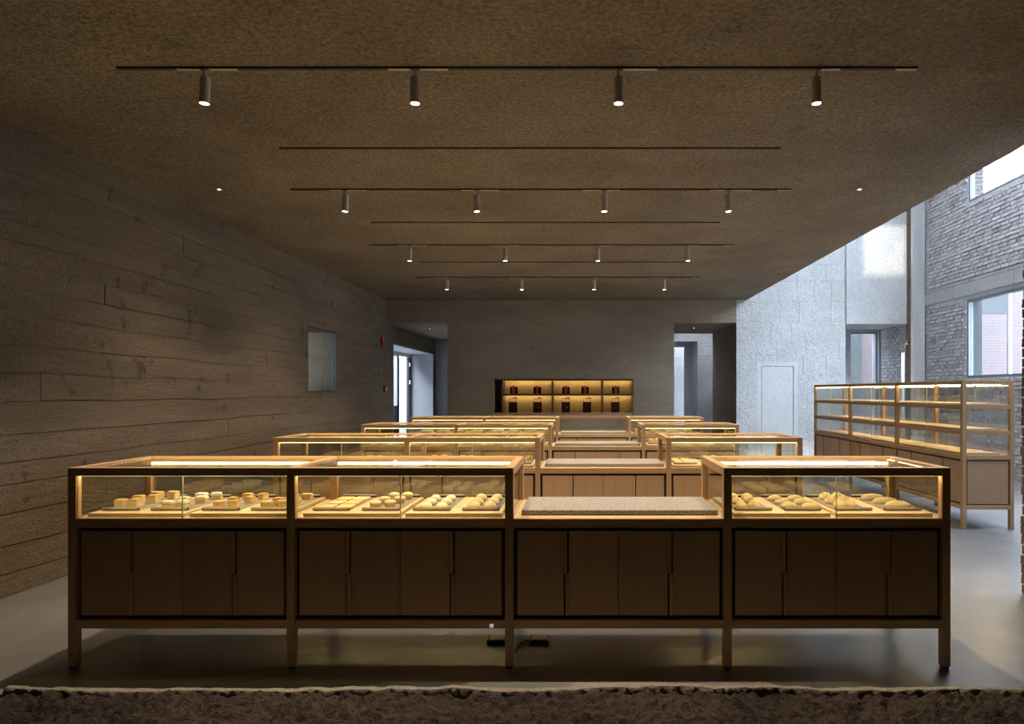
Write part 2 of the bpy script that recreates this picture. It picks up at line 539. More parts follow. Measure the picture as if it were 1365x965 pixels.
# ceiling slab with a slightly ragged free edge
bm = bmesh.new()
ys = [5.1 + i * 0.08 for i in range(int((YB + 0.02 - 5.1) / 0.08) + 2)]
edge = [XE + 0.012 * noise.noise(Vector((0, y * 3.0, 0))) + 0.008 * noise.noise(Vector((4, y * 11, 0))) for y in ys]
for (y0, x0), (y1, x1) in zip(zip(ys, edge), zip(ys[1:], edge[1:])):
    xw = XL - 0.62
    lo = [bm.verts.new(c_) for c_ in ((xw, y0, ZC), (x0, y0, ZC), (x1, y1, ZC), (xw, y1, ZC))]
    hi = [bm.verts.new(c_) for c_ in ((xw, y0, ZC + 0.45), (x0 - 0.02, y0, ZC + 0.45), (x1 - 0.02, y1, ZC + 0.45), (xw, y1, ZC + 0.45))]
    bm.faces.new(lo)
    bm.faces.new(hi)
    bm.faces.new((lo[1], lo[2], hi[2], hi[1]))
add_box(bm, (XL - 0.62, -4, ZC), (XB + 0.4, 5.1, ZC + 0.45))
bmesh.ops.remove_doubles(bm, verts=bm.verts, dist=0.0005)
props(link('ceiling', bm_mesh('ceiling', bm, 'ceiling_concrete')), 'rough brown concrete ceiling slab', None, None, 'structure')

# unseen roof over the void, its skylights added for daylight, closing walls around the void and behind the camera
SK1 = (6.17, 7.09, 11.00, 12.44)
SK2 = (3.50, 7.30, 5.20, 6.65)
SK3 = (5.88, 7.08, 7.30, 9.65)
wall('ceiling_void', 'z', ZR, ZR + 0.15, (2.9, XB + 0.4), (4.62, 17.7), 'smooth_plaster', [SK1, SK2, SK3], label='unseen high roof over the void with added skylights')
wall('wall_void_side', 'x', 3.15, 2.9, (4.62, YB), (ZC + 0.45, ZR), 'smooth_plaster', label='upper wall above the ceiling slab')
wall('wall_front', 'y', 5.13, 4.62, (3.348, XB + 0.4), (0, ZR), 'mortar', label='brick cross wall closing the void')
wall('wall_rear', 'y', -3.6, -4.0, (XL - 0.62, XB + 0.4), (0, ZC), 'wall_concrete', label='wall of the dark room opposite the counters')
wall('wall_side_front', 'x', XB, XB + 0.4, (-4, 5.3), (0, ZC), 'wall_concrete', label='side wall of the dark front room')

# brick wall with two big windows
W2 = (9.4, 13.16, 1.79, 3.30)
W3 = (5.7, 13.10, 5.15, 6.90)
wall('wall_right', 'x', XB + 0.022, XB + 0.30, (5.1, 15.0), (0, ZR), 'mortar', [W2, W3], label='old brick wall with two big windows')
wall('trim_3', 'x', XB + 0.125, XB + 0.31, (W2[1] - 0.014, W2[1] + 0.01), (W2[2], W2[3]), 'outside_pale', label='pale plastered reveal of the lower window')
lint = wall('trim_2', 'x', XB - 0.012, XB + 0.3, (5.15, 14.70), (3.375, 3.68), 'lintel_concrete', (), (0.31, 1.7, 0.010), 14, 'rough concrete lintel band in the brick wall')

def window(name, ax, face, depth, r, bars, label, glass='window_glass', t=0.05, fm='window_metal'):
    w = thing(name, label, None, kind='structure')
    def bar(nm, q, d0, d1, mt):
        if ax == 'x':
            box(nm, (min(d0, d1), q[0], q[2]), (max(d0, d1), q[1], q[3]), mt, w)
        else:
            box(nm, (q[0], min(d0, d1), q[2]), (q[1], max(d0, d1), q[3]), mt, w)
    u0, u1, v0, v1 = r
    bar('window_frame', (u0, u0 + t, v0, v1), face, face + depth, fm)
    bar('window_frame', (u1 - t, u1, v0, v1), face, face + depth, fm)
    bar('window_frame', (u0 + t, u1 - t, v1 - t, v1), face, face + depth, fm)
    bar('window_frame', (u0 + t, u1 - t, v0, v0 + t), face, face + depth, fm)
    us = [u0 + t] + list(bars) + [u1 - t]
    for b in bars:
        bar('mullion', (b - t * 0.4, b + t * 0.4, v0 + t, v1 - t), face, face + depth, fm)
    g = face + depth * 0.5
    for a, b in zip(us, us[1:]):
        bar('pane', (a + (t * 0.4 if a != us[0] else 0), b - (t * 0.4 if b != us[-1] else 0), v0 + t, v1 - t), g, g + (0.008 if depth > 0 else -0.008), glass)
    return w
window('window_1', 'x', XL - 0.005, -0.05, W1, (), 'small black-framed window in the dark concrete wall', t=0.018, fm='black_metal')
window('window_2', 'x', XB + 0.03, 0.09, W2, (11.3,), 'lower metal-framed window in the brick wall')
window('window_3', 'x', XB + 0.03, 0.09, W3, (9.7,), 'upper metal-framed window in the brick wall')
window('window_4', 'y', 16.30, 0.08, W4, (), 'tall window at the end of the recess', t=0.03)

# doorway at the far left: pale lining, frosted side light over a dark panel, open leaf with hinges
dr = thing('door_2', 'pale-lined doorway with glass door in the passage', None, kind='structure')
xl = XL - 0.62
box('lining', (xl, 19.60, 0), (XL + 0.01, 19.622, 2.62), 'door_white', dr)
box('lining', (xl, 15.468, 0), (XL + 0.01, 15.49, 2.62), 'door_white', dr)
box('lining', (xl, 15.49, 2.598), (XL + 0.01, 19.60, 2.622), 'door_white', dr)
box('door_frame', (xl - 0.06, 15.49, 2.50), (xl, 19.60, 2.598), 'door_white', dr)
box('door_frame', (xl - 0.06, 18.24, 0), (xl, 18.34, 2.50), 'door_dark', dr)
box('door_frame', (xl - 0.06, 19.30, 0), (xl, 19.60, 2.50), 'door_dark', dr)
box('door_frame', (xl - 0.06, 15.49, 0), (xl, 15.60, 2.50), 'door_dark', dr)
box('side_light', (xl - 0.04, 15.60, 1.16), (xl - 0.03, 18.24, 2.50), 'frosted_glass', dr)
box('kick_panel', (xl - 0.05, 15.60, 0), (xl - 0.02, 18.24, 1.16), 'door_dark', dr)
for hz in (1.75, 2.25):
    box('hinge', (xl, 19.36, hz), (xl + 0.03, 19.50, hz + 0.11), 'hinge_steel', dr)
leaf = box('door_leaf', (xl - 0.95, 19.36, 0.01), (xl - 0.07, 19.41, 2.49), 'door_white', dr)

# masonry beyond the daylit passage
wall('wall_passage_jamb', 'x', 3.402, 3.41, (YB + 0.012, 17.6), (0, ZH), 'wall_concrete', label='dark concrete jamb of the daylit passage')
wall('wall_passage_right', 'y', 18.9, 21.4, (3.24, 5.6), (0, 3.6), 'lintel_concrete', (), (0.27, 3.0, 0.006), 21, 'pale block wall across the daylit passage')
wall('wall_passage_head', 'y', 18.9, 21.4, (2.05, 3.24), (2.93, 3.6), 'lintel_concrete', label='head of the second opening in the daylit passage')
wall('slot_light_block', 'x', 5.0, 5.3, (17.6, 18.9), (0, 3.6), 'lintel_concrete', label='added wall stopping side light in the light slot')  # added to keep sideways daylight out of the slot
wall('wall_court_end', 'y', 25.0, 25.4, (0.5, 7.0), (0, 4.2), 'court_pale', (), (0.3, 0.9, 0.004), 22, 'pale far wall closing the courtyard')
wall('wall_court_left', 'x', 1.6, 1.2, (20.5, 25.0), (0, 4.2), 'court_white', label='side wall of the courtyard')
wall('court_light_cover', 'z', 3.9, 4.1, (1.2, 7.0), (21.4, 24.2), 'smooth_plaster', label='unseen roof added to dim the courtyard')  # added to cut the daylight on the far courtyard wall
wall('ceiling_slot', 'z', 3.6, 3.8, (2.05, 5.6), (18.25, 21.4), 'smooth_plaster', label='unseen roof added to narrow the light slot')  # added to narrow the opening to the sky
# yard beyond the left wall, with wall and cover added to darken it
wall('wall_yard', 'x', -7.6, -7.9, (8, 27), (0, 5.0), 'outside_pale', label='yard wall added to darken the view past the left doorway')
wall('yard_light_cover', 'z', 3.3, 3.4, (-7.6, XL - 0.62), (8, 14.2), 'court_white', label='unseen cover added to dim daylight at the small window')

# ------------------------------------------------------------------ bricks of the right wall
def brick_shape(name, l, d, h, mat, seed, joint=0.0):
    r = random.Random(seed)
    bm = bmesh.new()
    add_box(bm, (-d / 2, -l / 2, -h / 2), (d / 2, l / 2, h / 2))
    bmesh.ops.bevel(bm, geom=bm.edges[:], offset=0.006, segments=1, affect='EDGES')
    for v_ in bm.verts:
        v_.co += Vector((r.uniform(-.005, .005), r.uniform(-.007, .007), r.uniform(-.005, .005)))
    return bm_mesh(name, bm, mat)

L_, H_ = 0.25, 0.074
SHAPES = [brick_shape('brick', L_ - 0.016, 0.11, H_ - 0.013, 'brick_grey', s) for s in range(6)]
HALF = [brick_shape('brick', L_ / 2 - 0.014, 0.11, H_ - 0.013, 'brick_grey', 20 + s) for s in range(3)]
spots = []
rb = random.Random(5)
nz = int(ZR / H_)
for k in range(nz):
    z_ = H_ * (k + 0.5)
    header = k % 4 == 3
    step = L_ / 2 if header else L_
    y = 5.30 + (0.0 if k % 2 else step / 2)
    while y < 14.72:
        ok = True
        for (a, b, c_, d_) in (W2, W3):
            if y + step / 2 > a - 0.005 and y - step / 2 < b + 0.01 and z_ + H_ / 2 > c_ - 0.005 and z_ - H_ / 2 < d_ + 0.005:
                ok = False
        if 3.37 - H_ / 2 < z_ < 3.685 + H_ / 2:
            ok = False
        if ok and y + step / 2 < 14.73:
            spots.append((y, z_, header, rb.uniform(-0.006, 0.016), rb.choice(range(6)), rb.uniform(-.015, .015), rb.uniform(-.02, .02)))
        y += step
def in_view(y, z_):
    px = VPX + XB * F_PX / y
    py = VPY - (z_ - EYE) * F_PX / y
    edge_y = VPY - (px - VPX) * (ZC - EYE) / XE
    return px < 1372 and edge_y - 4 < py < 512
vis = sorted([s for s in spots if in_view(s[0], s[1]) and not s[2]], key=lambda s: s[0])[:300]
visset = set((s[0], s[1]) for s in vis)
wr = bpy.data.objects['wall_right']
rest = bmesh.new()
for s in spots:
    y, z_, header, out, k, ra, rb_ = s
    me = HALF[k % 3] if header else SHAPES[k]
    M = Matrix.Translation((XB + 0.050 - out, y, z_)) @ Matrix.Rotation(ra, 4, 'X') @ Matrix.Rotation(rb_, 4, 'Z')
    if (y, z_) in visset:
        o = link('brick', me, wr)
        o.matrix_local = M
    else:
        n0 = len(rest.verts)
        rest.from_mesh(me)
        rest.verts.ensure_lookup_table()
        for v_ in rest.verts[n0:]:
            v_.co = M @ v_.co
o = link('brickwork', bm_mesh('brickwork', rest, 'brick_grey'), wr)
o['kind'] = 'stuff'
RED = [brick_shape('brick', 0.11, 0.19, H_ - 0.012, 'brick_red', 70 + s_) for s_ in range(4)]
for k in range(int((W3[3] - W3[2]) / H_)):
    link('brick', RED[k % 4], wr, (XB + 0.125 + 0.09, W3[1] + 0.040 + random.uniform(-.004, .004), W3[2] + H_ * (k + 0.5)))
# recess side and pier bricks
wrs = bpy.data.objects['wall_recess_side']
bm = bmesh.new()
for k in range(44):
    y = 15.05 + (0.12 if k % 2 else 0)
    while y < 16.15:
        n0 = len(bm.verts)
        bm.from_mesh(SHAPES[(k * 3 + int(y * 10)) % 6])
        bm.verts.ensure_lookup_table()
        for v_ in bm.verts[n0:]:
            v_.co = v_.co + Vector((7.12 + 0.045 - random.uniform(0, .012), y, H_ * (k + .5)))
        y += L_
o = link('brickwork', bm_mesh('brickwork', bm, 'brick_grey'), wrs)
o['kind'] = 'stuff'
wf = bpy.data.objects['wall_front']
PSH = [brick_shape('brick', 0.115, 0.235, H_ - 0.006, 'brick_warm', 50 + s) for s in range(4)]
for k in range(int(ZC / H_)):
    z_ = H_ * (k + .5)
    for j in range(4):
        x = 3.318 + 0.004 * math.sin(k * 1.7) + random.uniform(-.005, .005) + 0.003 * max(0, z_ - 0.3) + 0.022 * max(0, z_ - 1.9)
        link('brick', PSH[(k + j) % 4], wf, (x + 0.118, 5.09 - 0.125 * j, z_), (0, 0, random.uniform(-.03, .03)))

bm = bmesh.new()
for k in range(int(ZC / H_)):
    x = 3.68 + (0.12 if k % 2 else 0)
    while x < 5.8:
        n0 = len(bm.verts)
        bm.from_mesh(PSH[(k * 5 + int(x * 7)) % 4])
        bm.verts.ensure_lookup_table()
        dy = random.uniform(0, .012)
        for v_ in bm.verts[n0:]:
            v_.co = v_.co + Vector((x, 4.66 - dy, H_ * (k + .5)))
        x += 0.247
o = link('brickwork', bm_mesh('brickwork', bm, 'brick_warm'), wf)
o['kind'] = 'stuff'

# ------------------------------------------------------------------ broken wall stub in front
def rough_strip(name, x0, x1, y0, y1, zf, mat, nx, ny, parent):
    bm = bmesh.new()
    g = []
    for i in range(nx + 1):
        x = x0 + (x1 - x0) * i / nx
        row = []
        for j in range(ny + 1):
            row.append(bm.verts.new(zf(x, j / ny)))
        g.append(row)
    for i in range(nx):
        for j in range(ny):
            bm.faces.new((g[i][j], g[i + 1][j], g[i + 1][j + 1], g[i][j + 1]))
    ring = [g[i][0] for i in range(nx + 1)]
    ring2 = [g[i][ny] for i in range(nx, -1, -1)]
    ext = []
    for v_ in ring + ring2:
        ext.append(bm.verts.new((v_.co.x, v_.co.y, 0.0)))
    rr = ring + ring2
    for i in range(len(rr) - 1):
        bm.faces.new((rr[i], rr[i + 1], ext[i + 1], ext[i]))
    return link(name, bm_mesh(name, bm, mat, True), parent)

stub = thing('broken_wall_stub', 'low broken brown masonry ledge with pale mortar edge on the floor', 'ledge', (0, 0, 0))
def hz(x, y, s): return noise.noise(Vector((x * s, y * s, 3.1)))
def edge_y(x): return 3.31 + 0.030 * hz(x, 0, 1.1) + 0.020 * hz(x, 2, 4.0) + 0.008 * hz(x, 4, 17)
def core(x, t):
    y = 2.05 + (edge_y(x) - 0.045 - 2.05) * t
    z_ = 0.082 + 0.016 * hz(x, y, 3.0) + 0.030 * hz(x, y * 1.8, 11.0) + 0.030 * hz(x, y * 1.8, 30.0)
    if t > 0.985: z_ -= 0.02
    return (x, y + 0.006 * hz(x, y, 30), max(z_, 0.02))
def crust(x, t):
    e = edge_y(x)
    w = 0.055 + 0.02 * hz(x, 7, 2.5)
    y = e - w + w * t
    z_ = 0.100 + 0.016 * hz(x, 9, 0.9) + 0.007 * hz(x, y, 9.0) + 0.004 * hz(x, y, 40)
    if x < -2.75: z_ -= 0.03
    z_ -= 0.012 * max(0, t - 0.6) / 0.4
    return (x, y + 0.004 * hz(x, y, 25), z_)
rough_strip('rubble_core', -4.2, 3.9, 2.0, 3.2, core, 'rubble', 1000, 110, stub)
rough_strip('mortar_edge', -4.2, 3.9, 3.2, 3.3, crust, 'mortar_crust', 620, 8, stub)

# ------------------------------------------------------------------ glazed counters
T = 0.046
LEN, DEP, ZT, ZB = 4.842, 0.70, 1.104, 0.825
CX = [0.023 + 1.199 * k for k in range(5)]
X0 = CX[0] - 0.023 - 2.813
ROWY = [3.742, 6.238, 8.730, 11.250]
ROWN = ['first counter row beside the broken ledge', 'second counter row from the broken ledge',
        'third counter row from the broken ledge', 'fourth counter row before the bag niche']
BV = 0.0025
ROWS = ['first row by ledge', 'second row from ledge', 'third row from ledge', 'fourth row by niche']

def add_doors(root, x0, x1, z0, z1, y=0.0):
    """Recessed body and four doors with half-height grips between two uprights."""
    box('cabinet_body', (x0, y + 0.040, z0 - 0.003), (x1, y + 0.30, z1 + 0.003), 'oak_gap_shade', root)  # body coloured dark as the gap shade
    b, w = 0.021, x1 - x0
    mid = (x0 + x1) / 2
    zm = (z0 + z1) / 2
    j1, j2 = x0 + w * 0.252, x0 + w * 0.748
    g = 0.014
    spans = [(x0 + b, j1 - g), (j1 + g, mid - 0.0018), (mid + 0.0018, j2 - g), (j2 + g, x1 - b)]
    ds = [box('door', (a, y + 0.013, z0 + b), (c_, y + 0.038, z1 - b), 'oak_door', root) for a, c_ in spans]
    for d, jx, up in ((ds[0], j1, True), (ds[1], j1, False), (ds[2], j2, True), (ds[3], j2, False)):
        xa, xb = (jx - g, jx + 0.005) if up else (jx - 0.005, jx + g)
        za, zb = (zm + 0.001, z1 - b) if up else (z0 + b, zm - 0.001)
        h = box('handle', (xa, y + 0.002, za), (xb, y + 0.038, zb), 'oak_upright', None, 0.003)
        h.parent = d
        h.location = Vector(h.location) - Vector(d.location)

def glaze_bay(root, x0, x1, z0, z1, dep, top=True, joint=True):
    mid = (x0 + x1) / 2
    for ya in (0.012, dep - 0.018):
        if joint:
            box('glass_pane', (x0, ya, z0), (mid - 0.002, ya + 0.006, z1), 'clear_glass', root)
            box('glass_pane', (mid + 0.002, ya, z0), (x1, ya + 0.006, z1), 'clear_glass', root)
        else:
            box('glass_pane', (x0, ya, z0), (x1, ya + 0.006, z1), 'clear_glass', root)
    if joint:
        box('glass_joint', (mid - 0.002, 0.011, z0), (mid + 0.002, 0.019, z1), 'glass_edge', root)
    if top:
        box('glass_top', (x0, T, z1 + 0.030), (x1, dep - T, z1 + 0.036), 'clear_glass', root)

def make_counter(fourth=False):
    root = thing('display_counter', 'x', 'counter')
    for k, c_ in enumerate(CX):
        for y in (0, DEP - T):
            po = box('post', (c_ - T / 2, y, 0.012), (c_ + T / 2, y + T, ZT), 'oak_upright', root, BV)
            ft = box('foot', (c_ - 0.016, y + 0.007, 0), (c_ + 0.016, y + 0.039, 0.012), 'rubber')
            ft.parent = po
            ft.location = Vector(ft.location) - Vector(po.location)
        box('cross_rail', (c_ - T / 2, T, ZT - T), (c_ + T / 2, DEP - T, ZT), 'oak_upright', root, BV)
        box('cross_rail', (c_ - T / 2, T, 0.222), (c_ + T / 2, DEP - T, 0.270), 'oak_upright', root, BV)
        box('cross_rail', (c_ - T / 2, T, 0.775), (c_ + T / 2, DEP - T, ZB), 'oak_upright', root, BV)
    for k in range(4):
        a, b = CX[k] + T / 2, CX[k + 1] - T / 2
        for y in (0, DEP - T):
            box('rail', (a, y, 0.775), (b, y + T, ZB), 'oak_along', root, BV)
            box('rail', (a, y, 0.222), (b, y + T, 0.270), 'oak_along', root, BV)
            if k != 2 or (fourth and y > 0):
                box('top_rail', (a, y, ZT - T), (b, y + T, ZT), 'oak_along', root, BV)
        box('counter_board', (a, T, 0.795), (b, DEP - T, ZB - 0.001), 'oak_board', root)
        add_doors(root, a, b, 0.270, 0.775)
        box('rear_panel', (a, DEP - 0.04, 0.270), (b, DEP - 0.02, 0.775), 'oak_door', root)
        if k != 2:
            glaze_bay(root, a, b, ZB, ZT - T, DEP)
            box('led_strip', (a + 0.005, 0.0195, ZT - T - 0.0022), (b - 0.005, 0.042, ZT - T - 0.0003), 'front_led_glow', root)
            box('led_strip', (a + 0.01, DEP - T - 0.014, ZT - T - 0.004), (b - 0.01, DEP - T - 0.0005, ZT - T + 0.012), 'led_glow', root)
        elif fourth:
            box('glass_pane', (a, DEP - 0.018, ZB), (b, DEP - 0.012, ZT - T), 'clear_glass', root)
    for k, s in ((0, 1), (2, -1), (3, 1), (4, -1)):
        x = CX[k]
        box('side_pane', (x - 0.003, T, ZB), (x + 0.003, DEP - T, ZT - T), 'clear_glass', root)
    return root

rows = []
proto = make_counter()
for i in range(4):
    r = proto if i == 0 else (copy_tree(proto) if i < 3 else make_counter(True))
    r.location = (X0, ROWY[i], 0)
    r['group'] = 'long glazed bakery counters'
    rows.append(r)
rows[0]['label'] = 'long oak glazed bakery counter, first row beside the broken ledge'
rows[1]['label'] = 'long oak glazed bakery counter, second row from the broken ledge'
rows[2]['label'] = 'long oak glazed bakery counter, third row from the broken ledge'
rows[3]['label'] = 'long oak glazed counter with glass back screen, row before the bag niche'
# small round badge on the first counter's bottom rail
bm = bmesh.new()
lathe(bm, [(0.0098, 0), (0.0098, 0.003)], 20)
bmesh.ops.rotate(bm, verts=bm.verts, cent=(0, 0, 0), matrix=Matrix.Rotation(PI / 2, 3, 'X'))
bd = link('badge', bm_mesh('badge', bm, 'badge_ring'), rows[0], (2.325, -0.0002, 0.2385))
bm = bmesh.new()
lathe(bm, [(0.0042, 0), (0.0042, 0.002)], 16)
bmesh.ops.rotate(bm, verts=bm.verts, cent=(0, 0, 0), matrix=Matrix.Rotation(PI / 2, 3, 'X'))
link('badge_centre', bm_mesh('badge_centre', bm, 'badge_blue'), bd, (0, -0.0028, 0))

# granite slabs on the open bays
bm = bmesh.new()
add_box(bm, (-0.553, 0, 0), (0.553, 0.49, 0.030))
bmesh.ops.bevel(bm, geom=bm.edges[:], offset=0.003, segments=1, affect='EDGES')
slab_me = bm_mesh('stone_slab', bm, 'granite')
for i in range(4):
    props(link('stone_slab', slab_me, None, (X0 + (CX[2] + CX[3]) / 2 + 0.013, ROWY[i] + 0.10, ZB)),
          'grey speckled stone slab on the open bay, ' + ROWN[i].replace('counter ', ''), 'stone slab', 'stone slabs on the open bays')

# ------------------------------------------------------------------ breads
def blob(rx, ry, rz, seed, lump=0.06, flat=0.35, seg=12, rings=7, sq=1.0):
    """Rounded loaf: an ellipsoid with a flattened base and small lumps, standing on z = 0."""
    bm = bmesh.new()
    bmesh.ops.create_uvsphere(bm, u_segments=seg, v_segments=rings, radius=1)
    for v_ in bm.verts:
        c_ = v_.co.copy()
        n_ = 1 + lump * noise.noise(c_ * 1.8 + Vector((seed * 3.7, 0, 0)))
        x, y, z_ = c_.x * n_, c_.y * n_, c_.z * n_
        if sq != 1.0:
            x = math.copysign(abs(x) ** sq, x)
            y = math.copysign(abs(y) ** sq, y)
        z_ = max(z_, -flat)
        v_.co = (x * rx, y * ry, (z_ + flat) * rz / (1 + flat))
    return bm

def cube_cake(sx, sy, sz, seed, layers=1):
    bm = bmesh.new()
    r = random.Random(seed)
    for q in range(layers):
        h = sz / layers
        vs = add_box(bm, (-sx / 2, -sy / 2, q * h), (sx / 2, sy / 2, (q + 0.93) * h if q < layers - 1 else sz))
        for v_ in vs:
            v_.co += Vector((r.uniform(-.003, .003), r.uniform(-.003, .003), 0))
    bmesh.ops.bevel(bm, geom=bm.edges[:], offset=0.005, segments=2, affect='EDGES')
    for v_ in bm.verts:
        v_.co += 0.0015 * Vector((noise.noise(v_.co * 60), noise.noise(v_.co * 60 + Vector((9, 0, 0))), 0))
    return bm

def sheet(sx, sy, sz):
    bm = bmesh.new()
    add_box(bm, (-sx / 2, -sy / 2, 0), (sx / 2, sy / 2, sz))
    bmesh.ops.bevel(bm, geom=bm.edges[:], offset=0.0025, segments=1, affect='EDGES')
    return bm

def tart(r):
    bm = bmesh.new()
    lathe(bm, [(r * 0.78, 0), (r * 0.98, 0.026), (r * 1.02, 0.030), (r * 0.95, 0.036), (r * 0.55, 0.043), (0.004, 0.045)], 14)
    return bm

def knot(seed):
    """Lumpy pulled roll: three bulges run together."""
    bm = bmesh.new()
    bmesh.ops.create_uvsphere(bm, u_segments=16, v_segments=8, radius=1)
    for v_ in bm.verts:
        c_ = v_.co
        w = 1 + 0.16 * math.cos(3.2 * c_.x * PI + seed) * (0.4 + 0.6 * max(0, c_.z)) + 0.08 * noise.noise(c_ * 2.3 + Vector((seed, 1, 0)))
        z_ = max(c_.z, -0.4)
        v_.co = (c_.x * 0.040, c_.y * 0.032 * w, (z_ + 0.4) * 0.031 * w)
    return bm

def bread_kind(mat, maker, smooth, n=3):
    return [bm_mesh('bread', maker(s), mat, smooth) for s in range(n)]

G23 = [(x, y) for y in (0.075, 0.215, 0.36) for x in (-0.048, 0.048)]
STAG = [(-0.05, 0.085), (0.025, 0.11), (-0.045, 0.235), (0.04, 0.26), (-0.03, 0.39), (0.055, 0.40)]
KINDS = {
    'cube_cake': ('golden cube of sponge cake', bread_kind('sponge', lambda s: cube_cake(0.058, 0.058, 0.050, s), False), STAG, 'cube cakes', 0.25),
    'layer_cake': ('white-topped layered cake square', bread_kind('cream_slice', lambda s: cube_cake(0.062, 0.055, 0.042, s, 2), False), STAG, 'layer cakes', 0.3),
    'toffee_cube': ('brown-topped soft bread cube', bread_kind('toffee', lambda s: cube_cake(0.050, 0.050, 0.040, s), False), STAG, 'bread cubes', 0.35),
    'raisin_cube': ('raisin-dotted bread cube', bread_kind('raisin', lambda s: cube_cake(0.062, 0.050, 0.038, s), False), STAG, 'raisin cubes', 0.3),
    'flat_pastry': ('flat square puff pastry', bread_kind('cracker', lambda s: sheet(0.082, 0.118, 0.013), False, 1), [(x, y) for y in (0.09, 0.235, 0.38) for x in (-0.049, 0.049)], 'flat pastries', 0.03),
    'tart': ('small round cream tart', bread_kind('tart', lambda s: tart(0.034), True, 1), STAG, 'cream tarts', 0.2),
    'white_bun': ('pale oval steamed bun', bread_kind('white_bun', lambda s: blob(0.034, 0.044, 0.036, s), True), G23, 'pale buns', 0.25),
    'golden_bun': ('golden-topped round bun', bread_kind('golden_bun', lambda s: blob(0.036, 0.041, 0.041, s + 5), True), G23, 'golden buns', 0.25),
    'crusty_roll': ('crusty round roll', bread_kind('crusty', lambda s: blob(0.035, 0.033, 0.040, s + 9, 0.25), True), STAG, 'crusty rolls', 0.8),
    'finger_roll': ('elongated pale finger roll', bread_kind('golden_bun', lambda s: blob(0.052, 0.022, 0.033, s + 13, 0.12), True), [(x, y) for y in (0.09, 0.22, 0.36) for x in (-0.055, 0.062)], 'finger rolls', 0.25),
    'knotted_roll': ('lumpy knotted bread roll', bread_kind('crusty', lambda s: knot(s * 2.1), True), STAG, 'knotted rolls', 0.9),
    'long_loaf': ('long smooth golden loaf', bread_kind('golden_bun', lambda s: blob(0.080, 0.026, 0.041, s + 21, 0.05), True), [(0.01, 0.10), (-0.005, 0.235), (-0.02, 0.37)], 'long loaves', 0.12),
}
ORDER = list(KINDS)
ROW_ORDER = [ORDER, ORDER[8:] + ORDER[:8], ORDER[4:8] + ORDER[8:] + ORDER[:4], ORDER[6:] + ORDER[:6]]
PLURAL = {k: v[3] for k, v in KINDS.items()}

# paper mat with both ends rolled; the roll's dark core is a part
MW, ML, MR = 0.205, 0.505, 0.0095
def mat_mesh():
    bm = bmesh.new()
    prof = []
    for a in range(9):
        t = PI * 1.25 - a * PI * 1.75 / 8
        prof.append((MR + MR * math.cos(t + PI / 2) * 0.95, MR + MR * math.sin(t + PI / 2)))
    pts = [(MR + MR * math.cos(a), MR + MR * math.sin(a)) for a in [math.radians(d) for d in (20, 60, 100, 140, 180, 220, 255, 270)]]
    line = pts + [(0.10, 0.0014), (ML - 0.10, 0.0014)] + [(ML - x, z_) for x, z_ in reversed(pts)]
    th = 0.0012
    lo = [[bm.verts.new((sx * MW / 2, y, z_ + 0.0003)) for sx in (-1, 1)] for y, z_ in line]
    hi = [[bm.verts.new((sx * MW / 2, y + (th if 0 < y < MR * 2 else (-th if y > ML - MR * 2 else 0)) * 0.0, z_ + th)) for sx in (-1, 1)] for y, z_ in line]
    for i in range(len(line) - 1):
        bm.faces.new((lo[i][0], lo[i][1], lo[i + 1][1], lo[i + 1][0]))
        bm.faces.new((hi[i][0], hi[i][1], hi[i + 1][1], hi[i + 1][0]))
        for s in (0, 1):
            bm.faces.new((lo[i][s], lo[i + 1][s], hi[i + 1][s], hi[i][s]))
    for e in (0, -1):
        bm.faces.new((lo[e][0], lo[e][1], hi[e][1], hi[e][0]))
    return bm_mesh('paper_mat', bm, 'paper', True)
mat_me = mat_mesh()
bm = bmesh.new()
tube(bm, [(-MW / 2 - 0.003, 0, 0), (MW / 2 + 0.003, 0, 0)], MR * 0.80, 10)
core_me = bm_mesh('roll_core', bm, 'paper_core', True)
bm = bmesh.new()
add_box(bm, (-0.269, 0, 0), (0.269, 0.585, 0.020))
bmesh.ops.bevel(bm, geom=bm.edges[:], offset=0.002, segments=1, affect='EDGES')
board_me = bm_mesh('serving_board', bm, 'oak_board')

rr = random.Random(11)
for i in range(4):
    for bi, bay in enumerate((0, 1, 3)):
        mid = X0 + (CX[bay] + CX[bay + 1]) / 2
        for s in (0, 1):
            bx = mid + (-0.2845 if s == 0 else 0.2845)
            k0, k1 = (ROW_ORDER[i][bi * 4 + s * 2 + q] for q in (0, 1))
            props(link('serving_board', board_me, None, (bx, ROWY[i] + 0.055, ZB)),
                  'wooden board under %s and %s, %s' % (PLURAL[k0], PLURAL[k1], ROWN[i].replace('counter ', '')), 'board', 'serving boards in the glazed counters')
            for q, kk in enumerate((k0, k1)):
                cx = bx + (-0.14 if q == 0 else 0.14)
                y0 = ROWY[i] + 0.128
                z0 = ZB + 0.0202
                desc, meshes, pos, plural, spin = KINDS[kk]
                mt = thing('paper_mat', 'grey rolled-end paper mat under %s, %s' % (plural, ROWN[i]), 'paper mat', (cx, y0, z0), rr.uniform(-.012, .012), 'paper mats in the glazed counters')
                link('sheet', mat_me, mt)
                for yy in (MR, ML - MR):
                    link('roll_core', core_me, mt, (0, yy, MR + 0.0003))
                for b, (px_, py_) in enumerate(pos):
                    o = link(kk, meshes[b % len(meshes)], None,
                             (cx + px_ + rr.uniform(-.004, .004), y0 + py_ + rr.uniform(-.006, .006), z0 + 0.0028), (0, 0, rr.uniform(-spin, spin)))
                    end = ('ledge end of mat', 'middle of mat', 'niche end of mat')[b if len(pos) == 3 else b // 2]
                    side = '' if len(pos) == 3 else (' dark-wall side,', ' brick-wall side,')[b % 2]
                    props(o, '%s, %s,%s %s' % (desc, end, side, ROWS[i]), 'bread', '%s, %s' % (plural, ROWN[i]))

